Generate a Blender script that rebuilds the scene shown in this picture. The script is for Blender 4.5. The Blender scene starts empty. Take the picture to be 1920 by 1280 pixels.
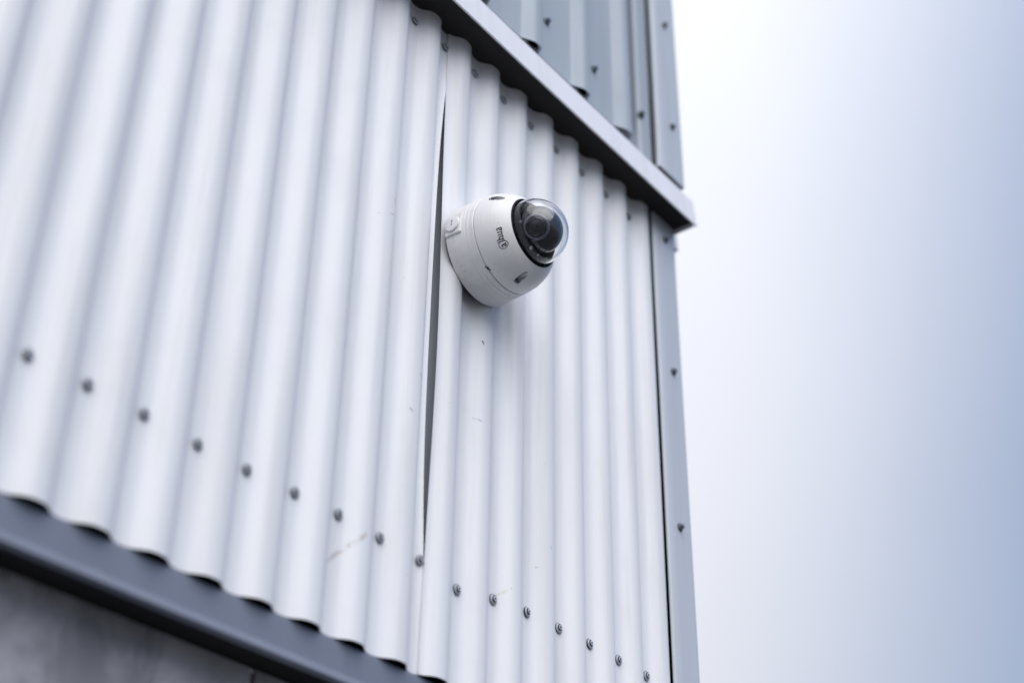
import bpy, bmesh, math, random
from mathutils import Vector, Matrix, noise
random.seed(7)
scene = bpy.context.scene
COL = scene.collection
ZO = 1.6                     # eye height of the photographer; wall heights below are given relative to it
PI = math.pi

# ------------------------------------------------------------------ camera
cam_d = bpy.data.cameras.new('camera')
cam = bpy.data.objects.new('camera', cam_d)
COL.objects.link(cam)
Rm = Matrix(((0.60762411, -0.43666784, -0.66341098),
             (-0.79412165, -0.32057272, -0.51633704),
             (0.01279632, 0.84056786, -0.5415551)))
M4 = Rm.to_4x4(); M4.translation = Vector((0, -1.148036, ZO))
cam.matrix_world = M4
cam_d.sensor_width = 36.0
cam_d.lens = 36.0 * 2742.4 / 1920.0
cam_d.clip_start = 0.05
cam_d.clip_end = 3000
cam_d.dof.use_dof = True
cam_d.dof.focus_distance = 2.13
cam_d.dof.aperture_fstop = 1.85
cam_d.dof.aperture_blades = 0
scene.camera = cam

# ------------------------------------------------------------------ world: pale overcast with a blue opening to the right
SUN_EL, SUN_AZ = math.radians(47), math.radians(-120)    # azimuth measured from +X towards +Y
world = bpy.data.worlds.new('World'); scene.world = world; world.use_nodes = True
nt = world.node_tree; N = nt.nodes; L = nt.links
for n in list(N): N.remove(n)
out = N.new('ShaderNodeOutputWorld'); bg = N.new('ShaderNodeBackground')
sky = N.new('ShaderNodeTexSky'); sky.sky_type = 'NISHITA'; sky.sun_disc = False
sky.sun_elevation = SUN_EL; sky.sun_rotation = PI/2 - SUN_AZ
sky.air_density = 1.0; sky.dust_density = 1.5; sky.ozone_density = 1.5
geo = N.new('ShaderNodeTexCoord')
nrm = N.new('ShaderNodeVectorMath'); nrm.operation = 'NORMALIZE'
L.new(geo.outputs['Generated'], nrm.inputs[0])
bdir = (Rm @ Vector((1.0, -0.12, 0.0))).normalized()      # side of the sky where the cloud bank ends
dot = N.new('ShaderNodeVectorMath'); dot.operation = 'DOT_PRODUCT'
L.new(nrm.outputs[0], dot.inputs[0]); dot.inputs[1].default_value = bdir
ac = N.new('ShaderNodeMath'); ac.operation = 'MULTIPLY'; ac.inputs[1].default_value = -1.0; L.new(dot.outputs['Value'], ac.inputs[0])
nz = N.new('ShaderNodeTexNoise'); nz.inputs['Scale'].default_value = 2.2; nz.inputs['Detail'].default_value = 1.5
L.new(nrm.outputs[0], nz.inputs['Vector'])
nm = N.new('ShaderNodeMath'); nm.operation = 'MULTIPLY_ADD'; L.new(nz.outputs['Fac'], nm.inputs[0])
nm.inputs[1].default_value = 0.08; nm.inputs[2].default_value = -0.04
ad = N.new('ShaderNodeMath'); ad.operation = 'ADD'; L.new(ac.outputs[0], ad.inputs[0]); L.new(nm.outputs[0], ad.inputs[1])
mr = N.new('ShaderNodeMapRange'); mr.interpolation_type = 'SMOOTHSTEP'
L.new(ad.outputs[0], mr.inputs['Value'])
mr.inputs['From Min'].default_value = -0.47; mr.inputs['From Max'].default_value = -0.10
mr.inputs['To Min'].default_value = 0.0; mr.inputs['To Max'].default_value = 1.0
blue = N.new('ShaderNodeMix'); blue.data_type = 'RGBA'; blue.inputs['Factor'].default_value = 0.55
L.new(sky.outputs[0], blue.inputs['A']); blue.inputs['B'].default_value = (2.3, 3.6, 6.2, 1)
mx = N.new('ShaderNodeMix'); mx.data_type = 'RGBA'
L.new(mr.outputs[0], mx.inputs['Factor']); L.new(blue.outputs['Result'], mx.inputs['A'])
mx.inputs['B'].default_value = (8.3, 8.5, 9.3, 1)
# overcast layer is brighter overhead than near the horizon, with faint cloud structure
sp = N.new('ShaderNodeSeparateXYZ'); L.new(nrm.outputs[0], sp.inputs[0])
zg = N.new('ShaderNodeMapRange'); L.new(sp.outputs['Z'], zg.inputs['Value'])
zg.inputs['From Min'].default_value = 0.0; zg.inputs['From Max'].default_value = 1.0
zg.inputs['To Min'].default_value = 0.72; zg.inputs['To Max'].default_value = 1.24
n2w = N.new('ShaderNodeTexNoise'); n2w.inputs['Scale'].default_value = 3.5; n2w.inputs['Detail'].default_value = 4; n2w.inputs['Roughness'].default_value = 0.45
L.new(nrm.outputs[0], n2w.inputs['Vector'])
m2w = N.new('ShaderNodeMath'); m2w.operation = 'MULTIPLY_ADD'; L.new(n2w.outputs['Fac'], m2w.inputs[0]); m2w.inputs[1].default_value = 0.12; L.new(zg.outputs[0], m2w.inputs[2])
m3w = N.new('ShaderNodeMath'); m3w.operation = 'SUBTRACT'; L.new(m2w.outputs[0], m3w.inputs[0]); m3w.inputs[1].default_value = 0.06
cl = N.new('ShaderNodeVectorMath'); cl.operation = 'SCALE'; L.new(mx.outputs['Result'], cl.inputs[0]); L.new(m3w.outputs[0], cl.inputs['Scale'])
L.new(cl.outputs[0], bg.inputs['Color']); bg.inputs['Strength'].default_value = 0.1
L.new(bg.outputs[0], out.inputs['Surface'])

sun_d = bpy.data.lights.new('sun', 'SUN'); sun_d.energy = 2.3; sun_d.angle = math.radians(70)
sun_d.color = (1.0, 0.975, 0.95)
sun = bpy.data.objects.new('sun', sun_d); COL.objects.link(sun)
sdir = Vector((math.cos(SUN_EL)*math.cos(SUN_AZ), math.cos(SUN_EL)*math.sin(SUN_AZ), math.sin(SUN_EL)))
sun.rotation_euler = sdir.to_track_quat('Z', 'Y').to_euler()
sun.location = (0, -5, 12)

scene.view_settings.view_transform = 'Standard'
scene.view_settings.look = 'None'
scene.view_settings.gamma = 1.0
scene.view_settings.use_curve_mapping = False
scene.view_settings.exposure = 0.14
scene.cycles.max_bounces = 12
scene.cycles.transmission_bounces = 10
scene.cycles.transparent_max_bounces = 12
scene.cycles.caustics_refractive = True

# ------------------------------------------------------------------ materials
def mat(name, col, rough=0.5, metal=0.0, spec=0.5, coat=0.0):
    m = bpy.data.materials.new(name); m.use_nodes = True
    b = m.node_tree.nodes['Principled BSDF']
    b.inputs['Base Color'].default_value = (*col, 1)
    b.inputs['Roughness'].default_value = rough
    b.inputs['Metallic'].default_value = metal
    b.inputs['Specular IOR Level'].default_value = spec
    b.inputs['Coat Weight'].default_value = coat
    return m, m.node_tree, b

def mathn(t, op, a, b=None, clamp=False):
    n = t.nodes.new('ShaderNodeMath'); n.operation = op; n.use_clamp = clamp
    for i, v in enumerate((a, b)):
        if v is None: continue
        if isinstance(v, (int, float)): n.inputs[i].default_value = v
        else: t.links.new(v, n.inputs[i])
    return n.outputs[0]

def mrange(t, v, a, b, c=0.0, d=1.0, smooth=True):
    n = t.nodes.new('ShaderNodeMapRange')
    if smooth: n.interpolation_type = 'SMOOTHSTEP'
    t.links.new(v, n.inputs['Value'])
    for k, x in zip(('From Min', 'From Max', 'To Min', 'To Max'), (a, b, c, d)): n.inputs[k].default_value = x
    return n.outputs[0]

def mixc(t, fac, a, b):
    n = t.nodes.new('ShaderNodeMix'); n.data_type = 'RGBA'
    if isinstance(fac, (int, float)): n.inputs['Factor'].default_value = fac
    else: t.links.new(fac, n.inputs['Factor'])
    for k, v in (('A', a), ('B', b)):
        if isinstance(v, tuple): n.inputs[k].default_value = (*v, 1)
        else: t.links.new(v, n.inputs[k])
    return n.outputs['Result']

def noise_n(t, vec, scale, detail=3, rough=0.5, dist=0.0):
    n = t.nodes.new('ShaderNodeTexNoise'); n.inputs['Scale'].default_value = scale
    n.inputs['Detail'].default_value = detail; n.inputs['Roughness'].default_value = rough
    n.inputs['Distortion'].default_value = dist
    t.links.new(vec, n.inputs['Vector']); return n.outputs['Fac']

def coords(t, scale=(1, 1, 1)):
    g = t.nodes.new('ShaderNodeNewGeometry'); m = t.nodes.new('ShaderNodeMapping')
    m.inputs['Scale'].default_value = scale
    t.links.new(g.outputs['Position'], m.inputs['Vector']); return m.outputs[0]

def bump(t, b, h, strength, dist):
    n = t.nodes.new('ShaderNodeBump'); n.inputs['Strength'].default_value = strength; n.inputs['Distance'].default_value = dist
    t.links.new(h, n.inputs['Height']); t.links.new(n.outputs[0], b.inputs['Normal'])

def seg_mask(t, pos, p0, p1, r, r2=None):
    """mask of a smear lying between two points of the wall (x, z), by distance to the segment"""
    sep = t.nodes.new('ShaderNodeSeparateXYZ'); t.links.new(pos, sep.inputs[0])
    x, z = sep.outputs['X'], sep.outputs['Z']
    dx, dz = p1[0]-p0[0], p1[1]-p0[1]; l2 = dx*dx+dz*dz
    ux = mathn(t, 'SUBTRACT', x, p0[0]); uz = mathn(t, 'SUBTRACT', z, p0[1])
    h = mathn(t, 'ADD', mathn(t, 'MULTIPLY', ux, dx/l2), mathn(t, 'MULTIPLY', uz, dz/l2), True)
    ex = mathn(t, 'SUBTRACT', ux, mathn(t, 'MULTIPLY', h, dx)); ez = mathn(t, 'SUBTRACT', uz, mathn(t, 'MULTIPLY', h, dz))
    d = mathn(t, 'SQRT', mathn(t, 'ADD', mathn(t, 'MULTIPLY', ex, ex), mathn(t, 'MULTIPLY', ez, ez)))
    return mrange(t, d, r*0.2, r, 1.0, 0.0)

def painted_steel(name, base, dirt, rough, marks=(), speck=1.0):
    m, t, b = mat(name, base, rough)
    p = coords(t)
    streak = noise_n(t, coords(t, (26, 26, 1.3)), 1.0, 5, 0.62)
    blot = noise_n(t, p, 6.0, 4, 0.6)
    c = mixc(t, mathn(t, 'MULTIPLY', mrange(t, streak, 0.46, 0.72), 0.32), base, dirt)
    c = mixc(t, mathn(t, 'MULTIPLY', mrange(t, blot, 0.5, 0.8), 0.14), c, dirt)
    # small flecks of dirt and chipped paint, sparse
    vo = t.nodes.new('ShaderNodeTexVoronoi'); vo.inputs['Scale'].default_value = 34
    mp = t.nodes.new('ShaderNodeMapping'); mp.inputs['Scale'].default_value = (1.5, 1, 0.8)
    t.links.new(p, mp.inputs['Vector']); t.links.new(mp.outputs[0], vo.inputs['Vector'])
    gate = noise_n(t, p, 17.0, 2)
    sz = mathn(t, 'MULTIPLY', mrange(t, gate, 0.56, 0.74), 0.055)
    d = mathn(t, 'SUBTRACT', sz, vo.outputs['Distance'])
    c = mixc(t, mathn(t, 'MULTIPLY', mrange(t, d, 0.0, 0.012), 0.5*speck), c, (0.16, 0.15, 0.15))
    n2 = noise_n(t, p, 70.0, 3, 0.6)
    for (p0, p1, r, colr, k) in marks:
        s = seg_mask(t, p, (p0[0], p0[1]+ZO), (p1[0], p1[1]+ZO), r)
        s = mathn(t, 'MULTIPLY', mathn(t, 'MULTIPLY', s, mrange(t, n2, 0.35, 0.6)), k)
        c = mixc(t, s, c, colr)
    t.links.new(c, b.inputs['Base Color'])
    rr = mathn(t, 'ADD', mathn(t, 'MULTIPLY', mrange(t, blot, 0.3, 0.8, smooth=False), 0.16), rough-0.08)
    t.links.new(rr, b.inputs['Roughness'])
    bump(t, b, noise_n(t, p, 420.0, 2), 0.12, 0.0004)
    return m

BR = (0.30, 0.22, 0.15); GR = (0.25, 0.25, 0.26)
DK = (0.06, 0.055, 0.055); YL = (0.55, 0.50, 0.38)
marks = [
    ((1.1280, 0.7139), (1.1804, 0.7677), 0.0045, BR, 0.42),
    ((1.1191, 0.7052), (1.1254, 0.6672), 0.004, BR, 0.3),
    ((1.2661, 1.0421), (1.2661, 1.0268), 0.003, BR, 0.4),
    ((1.2488, 0.9785), (1.2545, 0.9754), 0.0025, GR, 0.8),
    ((1.1646, 1.2558), (1.1929, 1.2678), 0.002, GR, 0.35),
    ((1.1918, 1.2939), (1.1935, 1.2873), 0.0025, GR, 0.5),
    ((1.3890, 1.0304), (1.3988, 1.0279), 0.0018, GR, 0.9),
    ((1.3973, 1.1622), (1.4000, 1.1562), 0.0017, DK, 1),
    ((1.4735, 0.8006), (1.4747, 0.7994), 0.0016, DK, 1),
    ((1.4456, 0.7793), (1.4724, 0.7978), 0.003, YL, 0.45),
    ((1.7356, 0.7719), (1.7367, 0.7657), 0.0032, DK, 1),
    ((1.4315, 1.0840), (1.4316, 1.0804), 0.0014, DK, 0.7),
    ((1.4967, 1.2931), (1.4981, 1.2919), 0.0014, DK, 0.6),
    ((1.4874, 1.1135), (1.4888, 1.1077), 0.0012, GR, 0.8),
    ((1.5625, 0.8944), (1.5638, 0.8916), 0.0014, DK, 0.6),
    ((1.5394, 0.8569), (1.5420, 0.8570), 0.0014, GR, 0.8),
    ((1.3244, 1.0216), (1.3255, 1.0213), 0.0014, GR, 0.8),
]
M_WHITE = painted_steel('white_painted_steel', (0.80, 0.81, 0.85), (0.54, 0.53, 0.54), 0.52, marks)
M_TRIM = painted_steel('trim_painted_steel', (0.84, 0.85, 0.90), (0.62, 0.62, 0.64), 0.38)
M_CORNER = painted_steel('pale_blue_steel', (0.53, 0.57, 0.635), (0.44, 0.465, 0.50), 0.36)
M_UPPER = painted_steel('blue_grey_steel', (0.385, 0.44, 0.50), (0.30, 0.345, 0.40), 0.46)
M_SLATE = painted_steel('slate_painted_steel', (0.195, 0.22, 0.285), (0.145, 0.165, 0.21), 0.4, speck=0.5)
M_DARK, *_ = mat('dark_membrane', (0.012, 0.012, 0.014), 0.9)
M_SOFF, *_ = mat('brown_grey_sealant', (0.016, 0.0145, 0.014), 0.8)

def concrete():
    m, t, b = mat('concrete', (0.2, 0.2, 0.22), 0.88)
    p = coords(t)
    a = noise_n(t, p, 3.2, 6, 0.62, 0.4); e = noise_n(t, coords(t, (1, 1, 0.45)), 11.0, 5, 0.6, 0.8)
    c = mixc(t, mrange(t, a, 0.38, 0.62), (0.27, 0.275, 0.31), (0.60, 0.60, 0.65))
    c = mixc(t, mathn(t, 'MULTIPLY', mrange(t, e, 0.48, 0.66), 0.7), c, (0.20, 0.205, 0.23))
    t.links.new(c, b.inputs['Base Color'])
    bump(t, b, mathn(t, 'ADD', noise_n(t, p, 60, 6, 0.65), e), 0.5, 0.003)
    return m
M_CONC = concrete()

def asphalt():
    m, t, b = mat('asphalt', (0.05, 0.05, 0.05), 0.9)
    p = coords(t)
    c = mixc(t, noise_n(t, p, 0.6, 6, 0.6), (0.038, 0.038, 0.04), (0.065, 0.064, 0.062))
    c = mixc(t, mathn(t, 'MULTIPLY', noise_n(t, p, 140, 2), 0.5), c, (0.09, 0.09, 0.09))
    t.links.new(c, b.inputs['Base Color']); bump(t, b, noise_n(t, p, 160, 3), 0.6, 0.004)
    return m
M_ASPH = asphalt()

def screw_mat(name, c0, c1, rough, metal):
    m, t, b = mat(name, c0, rough, metal)
    t.links.new(mixc(t, noise_n(t, coords(t), 220, 3), c0, c1), b.inputs['Base Color']); return m
M_RIV = screw_mat('rivet_grey', (0.36, 0.38, 0.43), (0.52, 0.54, 0.60), 0.38, 0.2)
M_RIVD = screw_mat('dark_screw', (0.09, 0.11, 0.13), (0.17, 0.19, 0.22), 0.45, 0.4)
M_RUB, *_ = mat('black_rubber', (0.02, 0.02, 0.022), 0.8)

def housing_mat(name, dirty):
    m, t, b = mat(name, (0.79, 0.785, 0.79), 0.36)
    p = coords(t)
    n1 = noise_n(t, p, 30, 5, 0.6, 0.5)
    c = mixc(t, mathn(t, 'MULTIPLY', mrange(t, n1, 0.45, 0.75), 0.22 if dirty else 0.08), (0.79, 0.785, 0.79), (0.50, 0.47, 0.43))
    if dirty:
        n2 = noise_n(t, coords(t, (1, 3, 1)), 95, 4, 0.7)
        c = mixc(t, mathn(t, 'MULTIPLY', mrange(t, n2, 0.60, 0.74), 0.35), c, (0.26, 0.24, 0.22))
        n4 = noise_n(t, coords(t, (0.5, 0.5, 3)), 60, 3, 0.7)
        c = mixc(t, mathn(t, 'MULTIPLY', mrange(t, n4, 0.58, 0.72), 0.22), c, (0.42, 0.36, 0.29))
    n3 = noise_n(t, p, 210, 2)
    c = mixc(t, mathn(t, 'MULTIPLY', mrange(t, n3, 0.68, 0.76), 0.35), c, (0.3, 0.29, 0.28))
    t.links.new(c, b.inputs['Base Color']); bump(t, b, noise_n(t, p, 600, 2), 0.10, 0.0003)
    return m
M_COVER = housing_mat('camera_white_paint', False)
M_BASE = housing_mat('camera_weathered_white_paint', True)
M_INK, *_ = mat('logo_ink', (0.035, 0.035, 0.042), 0.5)
M_CUP, *_ = mat('recess_grey', (0.36, 0.36, 0.38), 0.5)
M_BLK, *_ = mat('black_plastic', (0.009, 0.009, 0.012), 0.5, spec=0.15)
M_BALL, *_ = mat('glossy_black_plastic', (0.022, 0.023, 0.030), 0.13, spec=0.6, coat=0.15)
M_RING, *_ = mat('anodised_ring', (0.20, 0.20, 0.24), 0.3, 0.6)
M_LENS, *_ = mat('lens_coating', (0.012, 0.013, 0.02), 0.03, spec=0.7, coat=0.0)
M_LED, *_ = mat('led_glass', (0.38, 0.38, 0.42), 0.12, 0.3)
M_SCAR, *_ = mat('black_sealant', (0.012, 0.011, 0.011), 0.6)

def glass_mat():
    m = bpy.data.materials.new('clear_dome_plastic'); m.use_nodes = True
    t = m.node_tree; b = t.nodes['Principled BSDF']
    b.inputs['Base Color'].default_value = (0.97, 0.975, 0.985, 1)
    b.inputs['Roughness'].default_value = 0.0; b.inputs['Transmission Weight'].default_value = 1.0
    b.inputs['IOR'].default_value = 1.34
    return m
M_GLASS = glass_mat()

# ------------------------------------------------------------------ helpers
def link(name, me, mats, parent=None, loc=None):
    o = bpy.data.objects.new(name, me); COL.objects.link(o)
    if not isinstance(mats, (list, tuple)): mats = [mats]
    if len(me.materials) == 0:
        for m in mats: me.materials.append(m)
    if parent: o.parent = parent
    if loc is not None: o.location = loc
    return o

def thing(name, label, cat, loc, group=None):
    e = bpy.data.objects.new(name, None); COL.objects.link(e); e.location = loc; e.empty_display_size = 0.05
    e['label'] = label; e['category'] = cat; e['kind'] = 'thing'
    if group: e['group'] = group
    return e

def mesh_of(verts, faces, smooth=True, angle=35, mi=None):
    me = bpy.data.meshes.new('mesh'); me.from_pydata(verts, [], faces)
    bm = bmesh.new(); bm.from_mesh(me); bmesh.ops.recalc_face_normals(bm, faces=bm.faces)
    if bm.calc_volume(signed=True) < 0: bmesh.ops.reverse_faces(bm, faces=bm.faces)
    bm.to_mesh(me); bm.free()
    if mi: 
        for p, i in zip(me.polygons, mi): p.material_index = i
    if smooth:
        for p in me.polygons: p.use_smooth = True
        me.set_sharp_from_angle(angle=math.radians(angle))
    me.update(); return me

def shell(us, vs, fn, thick, angle=50):
    """thin sheet: fn(u, v) -> front point; thick = vector to the back face"""
    nu, nv = len(us), len(vs)
    V = [fn(u, v) for v in vs for u in us]; n = len(V)
    V += [(a+thick[0], b+thick[1], c+thick[2]) for a, b, c in V]
    F = []
    for j in range(nv-1):
        for i in range(nu-1):
            a = j*nu+i; F.append((a, a+1, a+nu+1, a+nu)); F.append((n+a, n+a+nu, n+a+nu+1, n+a+1))
    for i in range(nu-1):
        F.append((i, i+n, i+1+n, i+1)); a = (nv-1)*nu+i; F.append((a, a+1, a+1+n, a+n))
    for j in range(nv-1):
        a = j*nu; F.append((a, a+nu, a+nu+n, a+n)); a = j*nu+nu-1; F.append((a, a+n, a+nu+n, a+nu))
    return mesh_of(V, F, True, angle)

def lin(a, b, n): return [a+(b-a)*i/(n-1) for i in range(n)]

def extrude_x(poly, x0, x1, thick=None, seg=24, wob=0.0006, seed=0.0):
    """open profile (y, z) swept along X, given sheet thickness by offsetting; slight unevenness along the length"""
    pts = []
    xs = lin(x0, x1, seg)
    n = len(poly); off = []
    for i in range(n):
        a = Vector(poly[max(i-1, 0)]); b = Vector(poly[min(i+1, n-1)]); d = (b-a).normalized(); off.append((-d.y*thick, d.x*thick))
    V, F = [], []
    for k, x in enumerate(xs):
        wy = noise.noise(Vector((x*2.3+seed, 0, 0)))*wob; wz = noise.noise(Vector((x*2.3+seed, 9, 0)))*wob
        for (y, z) in poly: V.append((x, y+wy, z+wz))
        for (y, z), o in zip(poly, off): V.append((x, y+o[0]+wy, z+o[1]+wz))
    s = 2*n
    for k in range(len(xs)-1):
        for i in range(n-1):
            a = k*s+i; F.append((a, a+1, a+1+s, a+s)); a += n; F.append((a, a+s, a+1+s, a+1))
        F.append((k*s, k*s+s, k*s+n+s, k*s+n)); F.append((k*s+n-1, k*s+2*n-1, k*s+2*n-1+s, k*s+n-1+s))
    for k in (0, len(xs)-1):
        for i in range(n-1):
            a = k*s+i; F.append((a, a+1, a+1+n, a+n))
    return mesh_of(V, F, True, 25)

def box(x0, x1, y0, y1, z0, z1, bev=0.0):
    bm = bmesh.new(); bmesh.ops.create_cube(bm, size=1)
    for v in bm.verts:
        v.co = ((x0+x1)/2+v.co.x*(x1-x0), (y0+y1)/2+v.co.y*(y1-y0), (z0+z1)/2+v.co.z*(z1-z0))
    if bev: bmesh.ops.bevel(bm, geom=bm.edges[:], offset=bev, segments=2, affect='EDGES')
    me = bpy.data.meshes.new('box'); bm.to_mesh(me); bm.free(); return me

def lathe(prof, seg=96, close=False):
    """profile (w, r): w is distance outwards along -Y, r the radius"""
    V, F, rows = [], [], []
    for w, r in prof:
        if r < 1e-6: rows.append([len(V)]); V.append((0, -w, 0))
        else:
            rows.append(list(range(len(V), len(V)+seg)))
            V += [(r*math.cos(2*PI*i/seg), -w, r*math.sin(2*PI*i/seg)) for i in range(seg)]
    rr = list(zip(rows, rows[1:])) + ([(rows[-1], rows[0])] if close else [])
    for a, b in rr:
        for i in range(seg):
            j = (i+1) % seg
            if len(a) == 1 and len(b) == 1: continue
            if len(a) == 1: F.append((a[0], b[i], b[j]))
            elif len(b) == 1: F.append((a[i], b[0], a[j]))
            else: F.append((a[i], b[i], b[j], a[j]))
    return mesh_of(V, F, True, 32)

# ------------------------------------------------------------------ ground
bm = bmesh.new(); bmesh.ops.create_grid(bm, x_segments=1, y_segments=1, size=1500)
me = bpy.data.meshes.new('ground'); bm.to_mesh(me); bm.free()
g = link('ground', me, M_ASPH); g['kind'] = 'structure'

# ------------------------------------------------------------------ corrugated cladding
P = 0.0761; X8 = 1.2766; A = 0.0075
XL, XR = -0.62, 1.8850              # extent of the front cladding
Z0, Z1 = 0.630, 1.86
def wave(x, x8=X8):
    s = -math.sin(2*PI*(x-x8)/P)
    return -A*math.tanh(1.2*s)/math.tanh(1.2)
def sheet_fn(xe, lift_amp, seed):
    def fn(x, z):
        y = wave(x)
        y += 0.00035*noise.noise(Vector((x*5+seed, z*2.2, 0))) + 0.0005*noise.noise(Vector((math.floor((x-X8)/P)*3.1+seed, z*1.4, 4)))
        d = x-xe
        if lift_amp and d < 0.06:
            k = max(0.0, 1-d/0.05)**1.5
            b = math.exp(-((z-1.13)/0.30)**2)
            y -= k*(0.0016+lift_amp*b)
        return (x, y, z+ZO)
    return fn

wall = thing('corrugated_wall', 'white corrugated metal cladding carrying the dome camera, below the pale overhanging trim', 'wall', (XL, 0.02, Z0+ZO))
def child(name, me, mats, parent, world=(0, 0, 0)):
    o = link(name, me, mats, parent)
    base = Vector((0, 0, 0)); q = parent
    while q: base += q.location; q = q.parent
    o.location = Vector(world)-base
    return o

vs = lin(Z0, Z1, 56)
def xs_for(a, b): return lin(a, b, int((b-a)/P*20)+2)
s_far = child('corrugated_sheet', shell(xs_for(XL, 0.318), vs, sheet_fn(XL, 0, 31), (0, 0.0008, 0)), M_WHITE, wall)
def left_fn(x, z):
    q = sheet_fn(0.304, 0.0, 11)(x, z)
    k = min(1.0, max(0.0, (x-1.276)/0.014)); k = k*k*(3-2*k)
    gz = 0.93/(1+math.exp(-(z-0.80)/0.07))/(1+math.exp((z-1.60)/0.07))
    if x > 1.272: q = (1.272+(x-1.272)*(1-0.52*gz), q[1], q[2])
    return (q[0], q[1]+k*(0.0006+0.0015*gz), q[2])
s_left = child('corrugated_sheet', shell(xs_for(0.304, 1.3105), vs, left_fn, (0, 0.0008, 0)), M_WHITE, wall)
# the right sheet laps over the left one and stands off it
def right_fn(x, z):
    q = sheet_fn(1.3015, 0.0075, 23)(x, z); return (q[0]+ (0.0012*math.sin(z*3.1) if x < 1.31 else 0), q[1]-0.0011, q[2])
xr = lin(1.3015, 1.33, 12)+xs_for(1.334, XR)
s_right = child('corrugated_sheet', shell(xr, vs, right_fn, (0, 0.0008, 0)), M_WHITE, wall)
child('seam_shade_strip', shell(lin(1.270, 1.350, 14), lin(Z0+0.02, Z1, 20), lambda x, z: (x, 0.0185+0.004*math.sin((x-1.27)*40), z+ZO), (0, 0.0008, 0)), M_CORNER, wall)  # grey strip added behind the cut-back left sheet, standing in for overlap shade
s_left['label'] = 'corrugated sheet left of the overlapping seam'; s_right['label'] = 'corrugated sheet under the camera'
child('membrane', box(XL, 1.962, 0.0290, 0.0320, Z0-0.0, Z1+0.2), M_DARK, wall, (0, 0, ZO))
# side cladding round the corner (faces +X)
def side_fn(y, z): return (1.955-wave(y, 0.11)*1.0, y, z+ZO)
child('corrugated_sheet', shell(lin(0.075, 3.2, 640), lin(Z0, Z1, 8), side_fn, (-0.0008, 0, 0)), M_WHITE, wall)

# rivets: rubber washer, dished head with a hole in the middle; axis along -Y
def rivet_mesh():
    prof = [(-0.0012, 0.0), (-0.0012, 0.0070), (0.0006, 0.0080), (0.0012, 0.0078), (0.0014, 0.0066), (0.0024, 0.0062), (0.0028, 0.0056), (0.0024, 0.0047),
            (0.0022, 0.0042), (0.0040, 0.0038), (0.0046, 0.0030), (0.0046, 0.0019), (0.0040, 0.0014), (0.0016, 0.0012), (0.0014, 0.0)]
    me = lathe(prof, 20)
    me.materials.append(M_RIV); me.materials.append(M_RUB)
    for p in me.polygons:
        c = p.center; r = math.hypot(c.x, c.z)
        if -c.y < 0.00125 and r > 0.0060: p.material_index = 1
        if r < 0.0013 or (0.0036 < r < 0.0050 and -c.y < 0.0034): p.material_index = 1
    return me
RIV = rivet_mesh()
def hex_mesh():
    prof = [(-0.001, 0.0), (-0.001, 0.0085), (0.001, 0.0085), (0.0022, 0.0070), (0.0028, 0.0062)]
    bm = bmesh.new(); bm.from_mesh(lathe(prof, 20))
    r = bmesh.ops.create_cone(bm, cap_ends=True, segments=6, radius1=0.0052, radius2=0.0047, depth=0.005,
                              matrix=Matrix.Translation((0, -0.0053, 0)) @ Matrix.Rotation(PI/2, 4, 'X'))
    me = bpy.data.meshes.new('hex'); bm.to_mesh(me); bm.free()
    for m_ in (M_RIVD, M_RUB): me.materials.append(m_)
    for p in me.polygons:
        if -p.center.y < 0.0012: p.material_index = 1
    return me
HEX = hex_mesh()
def put(me, name, parent, x, y, z, sc=1.0, tilt=0.10):
    o = child(name, me, [], parent, (x, y, z+ZO))
    o.rotation_euler = (random.uniform(-tilt, tilt), random.uniform(0, 6.28), random.uniform(-tilt, tilt)); o.scale = (sc,)*3
    return o
zb = {0: .7818, 1: .7835, 2: .7834, 3: .7807, 4: .7813, 5: .7838, 6: .7848, 7: .7825, 8: .7801, 9: .7657, 10: .7779, 11: .7851, 12: .786, 13: .7868, 14: .7853, 15: .7829}
zt = {7: 1.6766, 8: 1.6785, 9: 1.6779, 10: 1.6761, 11: 1.672, 12: 1.6693, 13: 1.6702, 14: 1.668, 15: 1.6644}
for k in range(-24, 16):
    x = X8+(k-8)*P+P*0.25+0.0035
    sh = s_far if x < 0.31 else (s_left if x < 1.30 else s_right)
    if x < XL+0.01: continue
    for z in (zb.get(k, 0.782+random.uniform(-.003, .003)), zt.get(k, 1.676+random.uniform(-.003, .003))):
        put(RIV, 'rivet', sh, x-0.0030+random.uniform(-.001, .001), wave(x)-0.0022, z, 0.9 if k < 9 else 1.0)

# ------------------------------------------------------------------ corner trim beside the corrugated cladding
XC = 1.9665
def corner_trim(name, label, x0, yf, z0, z1, m, retx, rivs, rivet):
    t = thing(name, label, 'corner trim', (XC, yf, z0+ZO))
    prof = [(x0+0.004, yf+retx), (x0, yf+0.004), (x0+0.0006, yf+0.0012), (x0+0.002, yf)]
    prof += [(x0+(XC-x0)*q, yf) for q in (0.3, 0.6, 0.9)] + [(XC-0.0025, yf), (XC-0.0007, yf+0.0007), (XC, yf+0.0025), (XC, yf+0.05), (XC, yf+0.09), (XC-0.008, yf+0.094)]
    def fn(i, z):
        x, y = prof[int(i)]
        return (x, y+0.0006*noise.noise(Vector((x*9, z*2.0, 3))), z+ZO)
    n = len(prof); me = shell(list(range(n)), lin(z0, z1, 30), fn, (-0.0004, 0.0008, 0))
    child('angle_flashing', me, m, t)
    for x, z in rivs: put(rivet, 'rivet' if rivet is RIV else 'screw', t, x, yf-0.0012, z, 0.85)
    return t
corner_trim('corner_trim', 'pale blue corner flashing at the right end of the white corrugated cladding', 1.8925, -0.0085, Z0, 1.72, M_CORNER, 0.003,
            [(1.931, 1.666), (1.9335, 1.3745), (1.928, 1.067), (1.930, 0.745)], HEX)

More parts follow.
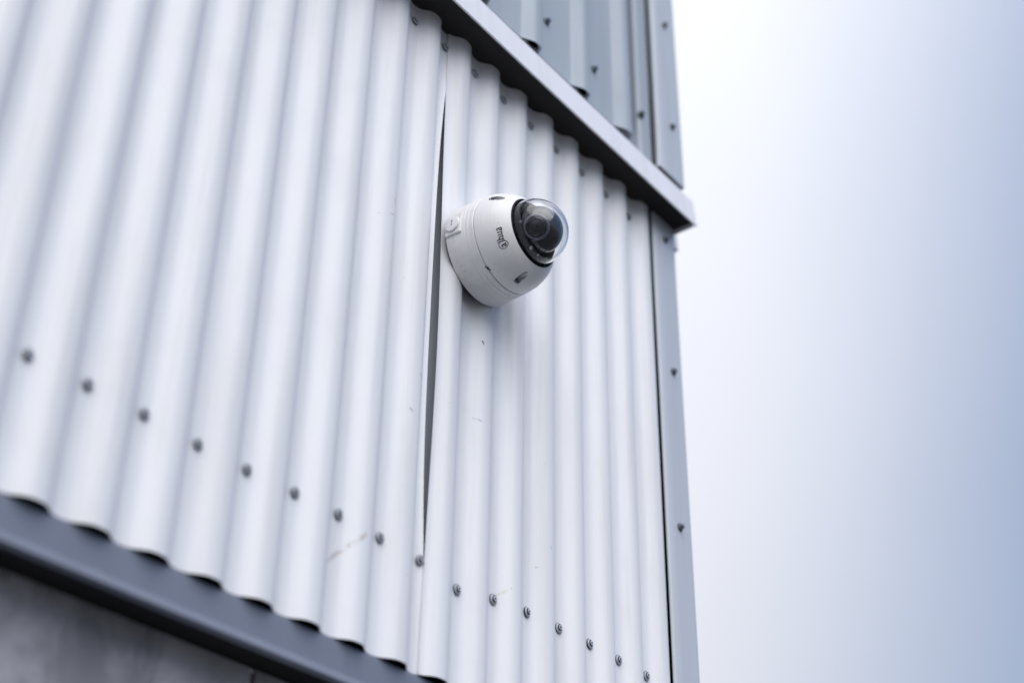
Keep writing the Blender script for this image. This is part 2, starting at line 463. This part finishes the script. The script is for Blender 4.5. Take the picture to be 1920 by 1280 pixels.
# ------------------------------------------------------------------ overhanging trim between lower and upper cladding
eave = thing('overhang_trim', 'pale grey overhanging metal trim running diagonally above the dome camera', 'trim', (XC, -0.05, 1.70+ZO))
poly = [(-0.0545, 1.7030), (-0.0545, 1.7003), (-0.0573, 1.7000), (-0.0576, 1.7004), (-0.0512, 1.7630), (-0.0500, 1.7650), (-0.0470, 1.7655), (0.012, 1.779)]
def eave_ex(poly, x0, x1, **k): return extrude_x([(y, z+ZO) for y, z in poly], x0, x1, **k)
child('fascia', eave_ex(poly, XL, XC+0.004, thick=-0.0009, seg=40, wob=0.0009), M_TRIM, eave)
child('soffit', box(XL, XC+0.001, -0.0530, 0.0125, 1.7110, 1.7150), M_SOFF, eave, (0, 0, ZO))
child('end_cap', box(XC+0.001, XC+0.0031, -0.0505, 0.0115, 1.7015, 1.7655), M_TRIM, eave, (0, 0, ZO))
# side return of the trim
me = mesh_of([(XC+0.004, 0.0125, 1.70+ZO), (XC+0.05, 0.0125, 1.70+ZO), (XC+0.045, 0.0125, 1.765+ZO), (XC-0.012, 0.0125, 1.779+ZO),
              (XC+0.004, 3.2, 1.70+ZO), (XC+0.05, 3.2, 1.70+ZO), (XC+0.045, 3.2, 1.765+ZO), (XC-0.012, 3.2, 1.779+ZO)],
             [(0, 1, 2, 3), (4, 5, 6, 7), (0, 1, 5, 4), (1, 2, 6, 5), (2, 3, 7, 6), (3, 0, 4, 7)], False)

# ------------------------------------------------------------------ upper cladding: blue-grey trapezoidal sheets
upper = thing('upper_wall', 'blue-grey ribbed metal cladding above the overhanging trim', 'wall', (XL, 0, 1.80+ZO))
rib_r = [1.3556, 1.4993, 1.6474, 1.7836]
rib_r = [1.3556-0.1440*k for k in range(12, 0, -1)] + rib_r
YV, YC = -0.0260, -0.0405
UZ0, UZ1 = 1.806, 3.3
def rib_profile(ribs, x0, x1):
    p = [(x0, YV)]
    for r in ribs:
        p += [(r-0.050, YV), (r-0.0465, YV-0.0008), (r-0.026, YC+0.0020), (r-0.021, YC+0.0004), (r-0.016, YC), (r-0.009, YC), (r-0.005, YC+0.0006), (r-0.002, YC+0.0022),
              (r-0.0005, YC+0.005), (r+0.002, YV-0.003), (r+0.005, YV), (r+0.03, YV+0.0003)]
    p.append((x1, YV)); return p
def prof_sheet(prof, z0, z1, seed, thick=0.0008, nz_=24):
    def fn(i, z):
        x, y = prof[int(i)]
        return (x, y+0.0012*noise.noise(Vector((x*6+seed, z*1.6, 0))), z+ZO)
    return shell(list(range(len(prof))), lin(z0, z1, nz_), fn, (0, thick, 0), 16)
cuts = [rib_r[:6], rib_r[6:11], rib_r[11:]]
ends = [XL, rib_r[5]+0.032, rib_r[10]+0.032, None]
us = []
for i, rb in enumerate(cuts):
    if i < 2: pr = rib_profile(rb, ends[i], ends[i+1])
    else:
        pr = rib_profile(rb, ends[i], rb[-1]+0.010)
        e = rb[-1]
        pr = pr[:-2] + [(e+0.006, YV+0.004), (e+0.007, 0.008)]
    us.append(child('ribbed_sheet', prof_sheet(pr, UZ0, UZ1, i*7.3), M_UPPER, upper))
strip = [(1.830, 0.016), (1.8302, -0.012), (1.8312, -0.020), (1.834, -0.0240), (1.839, -0.0255), (1.866, -0.0255), (1.871, -0.0242), (1.8735, -0.020), (1.8742, -0.012), (1.8745, 0.016)]
us.append(child('infill_strip', prof_sheet(strip, UZ0, UZ1, 77), M_UPPER, upper))
child('membrane', box(XL, XC-0.006, 0.030, 0.034, 1.7812, UZ1), M_DARK, upper, (0, 0, ZO))
def uside(y, z): return (1.958-wave(y, 0.11), y, z+ZO)
child('corrugated_sheet', shell(lin(0.075, 3.2, 640), lin(UZ0, UZ1, 6), uside, (-0.0008, 0, 0)), M_UPPER, upper)
for i, r in enumerate(rib_r):
    sh = us[0] if i < 6 else (us[1] if i < 11 else us[2])
    if i == len(rib_r)-1: sh = us[3]
    for z in (1.902, 2.72):
        put(HEX, 'screw', sh, r+0.0285 if i != len(rib_r)-1 else 1.8360, YV-0.0005, z+random.uniform(-.003, .003), 0.95)
put(HEX, 'screw', us[1], 1.3556+0.0, YC-0.001, 2.6, 1.1)
corner_trim('corner_trim', 'blue-grey corner flashing beside the upper cladding above the overhanging trim', 1.8770, -0.0385, 1.7985, UZ1, M_CORNER, 0.010,
            [(1.9235, 2.203), (1.9305, 1.931), (1.926, 2.49), (1.927, 2.78)], HEX)
child('fascia_return', me, M_TRIM, eave)

# ------------------------------------------------------------------ base flashing and concrete wall below
drip = thing('base_flashing', 'slate grey drip flashing along the foot of the white corrugated cladding', 'flashing', (XC, 0.01, 0.60+ZO))
zt0, zb0 = 0.6290, 0.5815
poly = [(0.075, zt0), (0.0088, zt0-0.0003), (0.0076, zt0-0.0008), (0.0070, zt0-0.0020), (0.0070, zb0+0.0105), (0.0066, zb0+0.0095), (0.0022, zb0+0.0010), (0.0018, zb0-0.0002), (0.0028, zb0-0.0010), (0.0120, zb0-0.0008), (0.0125, zb0+0.004)]
child('flashing_profile', eave_ex(poly, XL, XC, thick=-0.0010, seg=50, wob=0.0012, seed=4), M_SLATE, drip)
child('packing_strip', box(XL, XC-0.004, 0.0150, 0.0750, zb0+0.006, zb0+0.016), M_DARK, drip, (0, 0, ZO))
child('flashing_profile', box(XC-0.003, XC, 0.0160, 3.2, zb0, zt0), M_SLATE, drip, (0, 0, ZO))

conc = thing('concrete_wall', 'dark mottled concrete wall below the slate flashing at lower left', 'wall', (XL, 0.05, 0))
for (a, b) in ((XL-1.4, -0.124), (-0.118, 1.0875), (1.0935, 1.955)):
    child('concrete_panel', box(a, b, 0.066, 0.20, 0.0, zb0+ZO+0.004, 0.0006), M_CONC, conc)
child('concrete_panel', box(1.80, 1.9549, 0.202, 3.2, 0.0, zb0+ZO+0.004, 0.0006), M_CONC, conc)
child('joint_backing', box(XL, 1.95, 0.0680, 0.12, 0.01, zb0+ZO), M_DARK, conc)

# ------------------------------------------------------------------ dome security camera
CX, CZ = 1.377, 1.2995
dome = thing('security_camera', 'white dome security camera with clear bubble, mounted on the corrugated cladding', 'security camera', (CX, 0, CZ+ZO))
def dchild(name, me, mats, parent=dome, loc=(0, 0, 0), kind=None):
    o = link(name, me, mats, parent); o.location = loc; return o
dchild('gasket', lathe([(0.0078, 0.0), (0.0078, 0.0755), (0.0112, 0.0765), (0.0128, 0.0762), (0.0128, 0.0)], 96), M_RUB)
prof_b = [(0.0118, 0.060), (0.0112, 0.0782), (0.0118, 0.0793), (0.0135, 0.0796), (0.030, 0.0791), (0.0452, 0.0786),
          (0.0456, 0.0783), (0.0460, 0.0783), (0.0470, 0.0785), (0.0520, 0.0783), (0.0523, 0.0779), (0.0527, 0.0779), (0.0538, 0.0781),
          (0.0600, 0.0776), (0.0610, 0.0768), (0.0612, 0.070)]
dchild('base_housing', lathe(prof_b, 128), M_BASE)
# flat boss with round conduit cap on the side facing left
th = math.radians(176.5)
def on_side(a, w, r): return Vector((math.cos(a)*r, -w, math.sin(a)*r))
boss_bm = bmesh.new()
Mb = Matrix.Translation(on_side(th, 0.0262, 0.0765)) @ Matrix.Rotation(-th, 4, 'Y')
bmesh.ops.create_cube(boss_bm, size=1, matrix=Mb @ Matrix.Diagonal((0.0085, 0.0285, 0.0350, 1)))
bmesh.ops.bevel(boss_bm, geom=boss_bm.edges[:], offset=0.0012, segments=3, affect='EDGES')
me = bpy.data.meshes.new('boss'); boss_bm.to_mesh(me); boss_bm.free()
for p in me.polygons: p.use_smooth = True
me.set_sharp_from_angle(angle=math.radians(30))
boss = dchild('conduit_boss', me, M_BASE)
def disc_along(prof, seg=48):
    """lathe whose axis is local +X"""
    m = lathe(prof, seg); m.transform(Matrix.Rotation(PI/2, 4, 'Z')); return m   # -Y -> +X
cap = disc_along([(-0.003, 0.0128), (0.0026, 0.0128), (0.0034, 0.0122), (0.0037, 0.0110), (0.0037, 0.0)])
o = dchild('conduit_cap', cap, M_COVER, boss, on_side(th, 0.0262, 0.0805)); o.rotation_euler = (0, -th, 0)
slot = box(0.0, 0.0009, -0.0007, 0.0007, -0.0045, 0.0028)
o2 = dchild('slot', slot, M_CUP, boss, on_side(th, 0.0262, 0.0840)); o2.rotation_euler = (0, -th, 0)
dot_ = disc_along([(0, 0.0010), (0.0009, 0.0009), (0.0009, 0)], 12)
o3 = dchild('slot', dot_, M_INK, boss, on_side(th, 0.0262, 0.0840)+Vector((0, 0, 0.0056))); o3.rotation_euler = (0, -th, 0)

prof_c = [(0.0618, 0.0762), (0.0624, 0.0769), (0.0640, 0.0772), (0.070, 0.0769), (0.077, 0.0759), (0.084, 0.0739), (0.090, 0.0717), (0.096, 0.0689),
          (0.101, 0.0660), (0.1055, 0.0626), (0.109, 0.0592), (0.1115, 0.0563), (0.1126, 0.0548), (0.1128, 0.0540), (0.1122, 0.0534), (0.106, 0.0530), (0.100, 0.0560), (0.090, 0.0660), (0.070, 0.0728), (0.0618, 0.0728)]
def cover_r(w):
    q = [p for p in prof_c[2:16]]
    for (w0, r0), (w1, r1) in zip(q, q[1:]):
        if w0 <= w <= w1: return r0+(r1-r0)*(w-w0)/(w1-w0)
    return q[-1][1]
angs = [math.radians(a) for a in (148.5, -89.5, 29)]
RC, HR, FLOOR = 0.0060, 0.0712, 0.0805
dense = []
for (w0, r0), (w1, r1) in zip(prof_c, prof_c[1:]):
    k = max(1, int(math.hypot(w1-w0, r1-r0)/0.0007)) if (r0 > 0.0545 and w1 > w0 and w0 > 0.063) else 1
    dense += [(w0+(w1-w0)*i/k, r0+(r1-r0)*i/k) for i in range(k)]
dense.append(prof_c[-1])
cover_me = lathe(dense, 480, close=True)
for v in cover_me.vertices:
    if -v.co.y < FLOOR or math.hypot(v.co.x, v.co.z) < 0.0538: continue
    for a in angs:
        hx, hz = math.cos(a)*HR, math.sin(a)*HR
        rho = math.hypot(v.co.x-hx, v.co.z-hz)
        if rho < RC:
            v.co.y = -FLOOR
        elif rho < RC+0.0006:
            s_ = (RC+0.0001)/rho; v.co.x = hx+(v.co.x-hx)*s_; v.co.z = hz+(v.co.z-hz)*s_
cover_me.materials.append(M_COVER); cover_me.materials.append(M_CUP)
for p in cover_me.polygons:
    c = p.center
    if -c.y >= FLOOR-0.0003 and math.hypot(c.x, c.z) > 0.0545 and any(math.hypot(c.x-math.cos(a)*HR, c.z-math.sin(a)*HR) < RC+0.0002 for a in angs): p.material_index = 1
cover_me.set_sharp_from_angle(angle=math.radians(38))
cover = dchild('front_housing', cover_me, M_COVER)
def cover_r(w):
    q = prof_c[2:14]
    for (w0, r0), (w1, r1) in zip(q, q[1:]):
        if w0 <= w <= w1: return r0+(r1-r0)*(w-w0)/(w1-w0)
    return q[-1][1]
for a in angs:
    sm = lathe([(0, 0.0045), (0.0022, 0.0045), (0.0030, 0.0036), (0.0030, 0.0018), (0.0014, 0.0016), (0.0014, 0)], 16)
    o = dchild('screw', sm, M_RING, cover, (math.cos(a)*0.0712, -0.0800, math.sin(a)*0.0712))

# logo: printed letters wrapped round the cover, reading upwards, letter tops towards the wall
def text_mesh(s):
    cu = bpy.data.curves.new('t', 'FONT'); cu.body = s; cu.size = 1.0; cu.align_x = 'LEFT'; cu.offset = 0.010
    cu.resolution_u = 4
    to = bpy.data.objects.new('t', cu); COL.objects.link(to); bpy.context.view_layer.update()
    m = bpy.data.meshes.new_from_object(to.evaluated_get(bpy.context.evaluated_depsgraph_get()))
    bpy.data.objects.remove(to); return m
def logo():
    bm = bmesh.new(); x = 0.0
    for i, ch in enumerate('alhua'):
        m = text_mesh(ch); b2 = bmesh.new(); b2.from_mesh(m)
        x0 = min(v.co.x for v in b2.verts); x1 = max(v.co.x for v in b2.verts)
        sx = 1.0
        for v in b2.verts: v.co.x = (v.co.x-x0)*sx+x
        m2 = bpy.data.meshes.new('x'); b2.to_mesh(m2); b2.free(); bm.from_mesh(m2)
        x += (x1-x0)*sx + (0.20 if i == 0 else 0.12)
    W = x-0.12
    # open ring round the first letter, its tail running on under the next ones
    cx0, cy0, ra, rb = 0.25, 0.26, 0.42, 0.42
    ring = []
    for i in range(40):
        a = math.radians(40+i*(300-0)/39); ring.append((cx0+ra*math.cos(a), cy0+rb*math.sin(a)))
    ring += [(ring[-1][0]+0.12*k, ring[-1][1]-0.012*k+ (0.0)) for k in range(1, 14)]
    hw = 0.030; prev = None
    for i, (px, py) in enumerate(ring):
        a = ring[max(i-1, 0)]; b = ring[min(i+1, len(ring)-1)]
        d = Vector((b[0]-a[0], b[1]-a[1])).normalized(); n = Vector((-d.y, d.x))*hw
        q = (bm.verts.new((px+n.x, py+n.y, 0)), bm.verts.new((px-n.x, py-n.y, 0)))
        if prev: bm.faces.new((prev[0], q[0], q[1], prev[1]))
        prev = q
    bmesh.ops.triangulate(bm, faces=bm.faces[:])
    bmesh.ops.subdivide_edges(bm, edges=[e for e in bm.edges if e.calc_length() > 0.15], cuts=1)
    size = 0.0295/W                      # whole word about 30 mm long
    wbase = 0.1015                       # baseline lies towards the bubble
    a0 = math.radians(-136.0)
    for v in bm.verts:
        u = v.co.x*size; w = wbase-v.co.y*size*1.08
        ang = a0-u/0.0670
        r = cover_r(w)+0.00035
        v.co = (math.cos(ang)*r, -w, math.sin(ang)*r)
    me = bpy.data.meshes.new('logo'); bm.to_mesh(me); bm.free(); return me
dchild('logo', logo(), M_INK, cover)

# blob of old sealant and chips along the housing seam
def blob(pts, rad, m, name='sealant_blob', par=dome):
    bm = bmesh.new()
    for (deg, w, s) in pts:
        a = math.radians(deg); r = 0.0772
        mt = Matrix.Translation((math.cos(a)*r, -w, math.sin(a)*r)) @ Matrix.Rotation(-a, 4, 'Y') @ Matrix.Diagonal((0.35, 1, 1, 1))
        bmesh.ops.create_icosphere(bm, subdivisions=2, radius=rad*s, matrix=mt)
    for v in bm.verts: v.co += Vector(noise.noise_vector(v.co*900))*rad*0.35
    me = bpy.data.meshes.new('blob'); bm.to_mesh(me); bm.free()
    for p in me.polygons: p.use_smooth = True
    return dchild(name, me, m, par)
blob([(-124.5, .0592, 1), (-122.4, .0618, 1.25), (-120.2, .0628, 0.8), (-119, .0640, .5)], 0.0017, M_SCAR)
blob([(-141.5, .0440, .6)], 0.0014, M_CUP)

# black bezel, eyeball module, lens, LEDs
dchild('sealing_ring', lathe([(0.1100, 0.0545), (0.1134, 0.0539), (0.1140, 0.0528), (0.1138, 0.0512), (0.1105, 0.0508)], 128, close=True), M_BLK)
bez = dchild('bezel', lathe([(0.080, 0.0525), (0.1085, 0.0500), (0.1135, 0.0474), (0.1190, 0.0462), (0.1215, 0.0440), (0.1215, 0.0415), (0.1180, 0.0385), (0.1000, 0.0355), (0.080, 0.0350)], 96, close=True), M_BLK)
camp = Vector((0, -1.148036, 0)); bc = Vector((CX, -0.1225, CZ))
ball_loc = Vector((0, -0.1225, 0)); BRAD = 0.0362
bm = bmesh.new(); bmesh.ops.create_uvsphere(bm, u_segments=64, v_segments=40, radius=BRAD)
me = bpy.data.meshes.new('ball'); bm.to_mesh(me); bm.free()
for p in me.polygons: p.use_smooth = True
ball = dchild('camera_module', me, M_BALL, dome, ball_loc)
d = (camp-bc).normalized()
right = Rm @ Vector((1, 0, 0)); upv = Rm @ Vector((0, 1, 0))
d = (d + upv*0.17 - right*0.10).normalized()
qrot = d.to_track_quat('-Y', 'Z')
def face(name, prof, m, seg=64):
    o = dchild(name, lathe(prof, seg), m, ball); o.rotation_mode = 'QUATERNION'; o.rotation_quaternion = qrot; return o
face('lens_ring', [(0.0286, 0.0195), (0.0326, 0.0193), (0.0344, 0.018), (0.0348, 0.0165), (0.0338, 0.015), (0.0316, 0.0146), (0.0286, 0.0146)], M_RING)
face('lens_barrel', [(0.0286, 0.0146), (0.0324, 0.0144), (0.0356, 0.0136), (0.0366, 0.0126), (0.0366, 0.0112), (0.0348, 0.0104), (0.0342, 0.0096), (0.0352, 0.009), (0.0352, 0.0082), (0.0332, 0.0074), (0.0326, 0.007)], M_BALL)
face('lens', [(0.0326, 0.0074), (0.0344, 0.006), (0.0356, 0.004), (0.0362, 0.002), (0.0364, 0.0)], M_LENS, 48)
for (deg, rr, ww, s) in ((-112, .0425, .1217, 1.0), (-168, .0428, .1217, .6), (-90, .0430, .1217, .6), (-62, .0430, .1217, .6), (65, .043, .1217, .6), (120, .043, .1217, .6)):
    a = math.radians(deg)
    led = lathe([(-0.002, 0.0032*s), (0.0008, 0.0032*s), (0.0012, 0.0027*s), (0.0005, 0.0023*s), (0.0006, 0.0017*s), (0.0019, 0.0011*s), (0.0022, 0)], 20)
    dchild('led', led, M_LED, bez, (math.cos(a)*rr, -ww, math.sin(a)*rr))

# clear bubble: closed thin shell
def bubble():
    c0, Ro, Ri = 0.1155, 0.0503, 0.0480
    pr = []
    n = 28
    for i in range(n+1):
        a = PI/2*i/n; pr.append((c0+Ro*math.sin(a), Ro*math.cos(a) if i < n else 0.0))
    for i in range(n, -1, -1):
        a = PI/2*i/n; pr.append((c0+Ri*math.sin(a), Ri*math.cos(a) if i < n else 0.0))
    pr.append((0.1105, Ri)); pr.append((0.1105, Ro))
    return lathe(pr, 128, close=True)
dchild('clear_bubble', bubble(), M_GLASS)
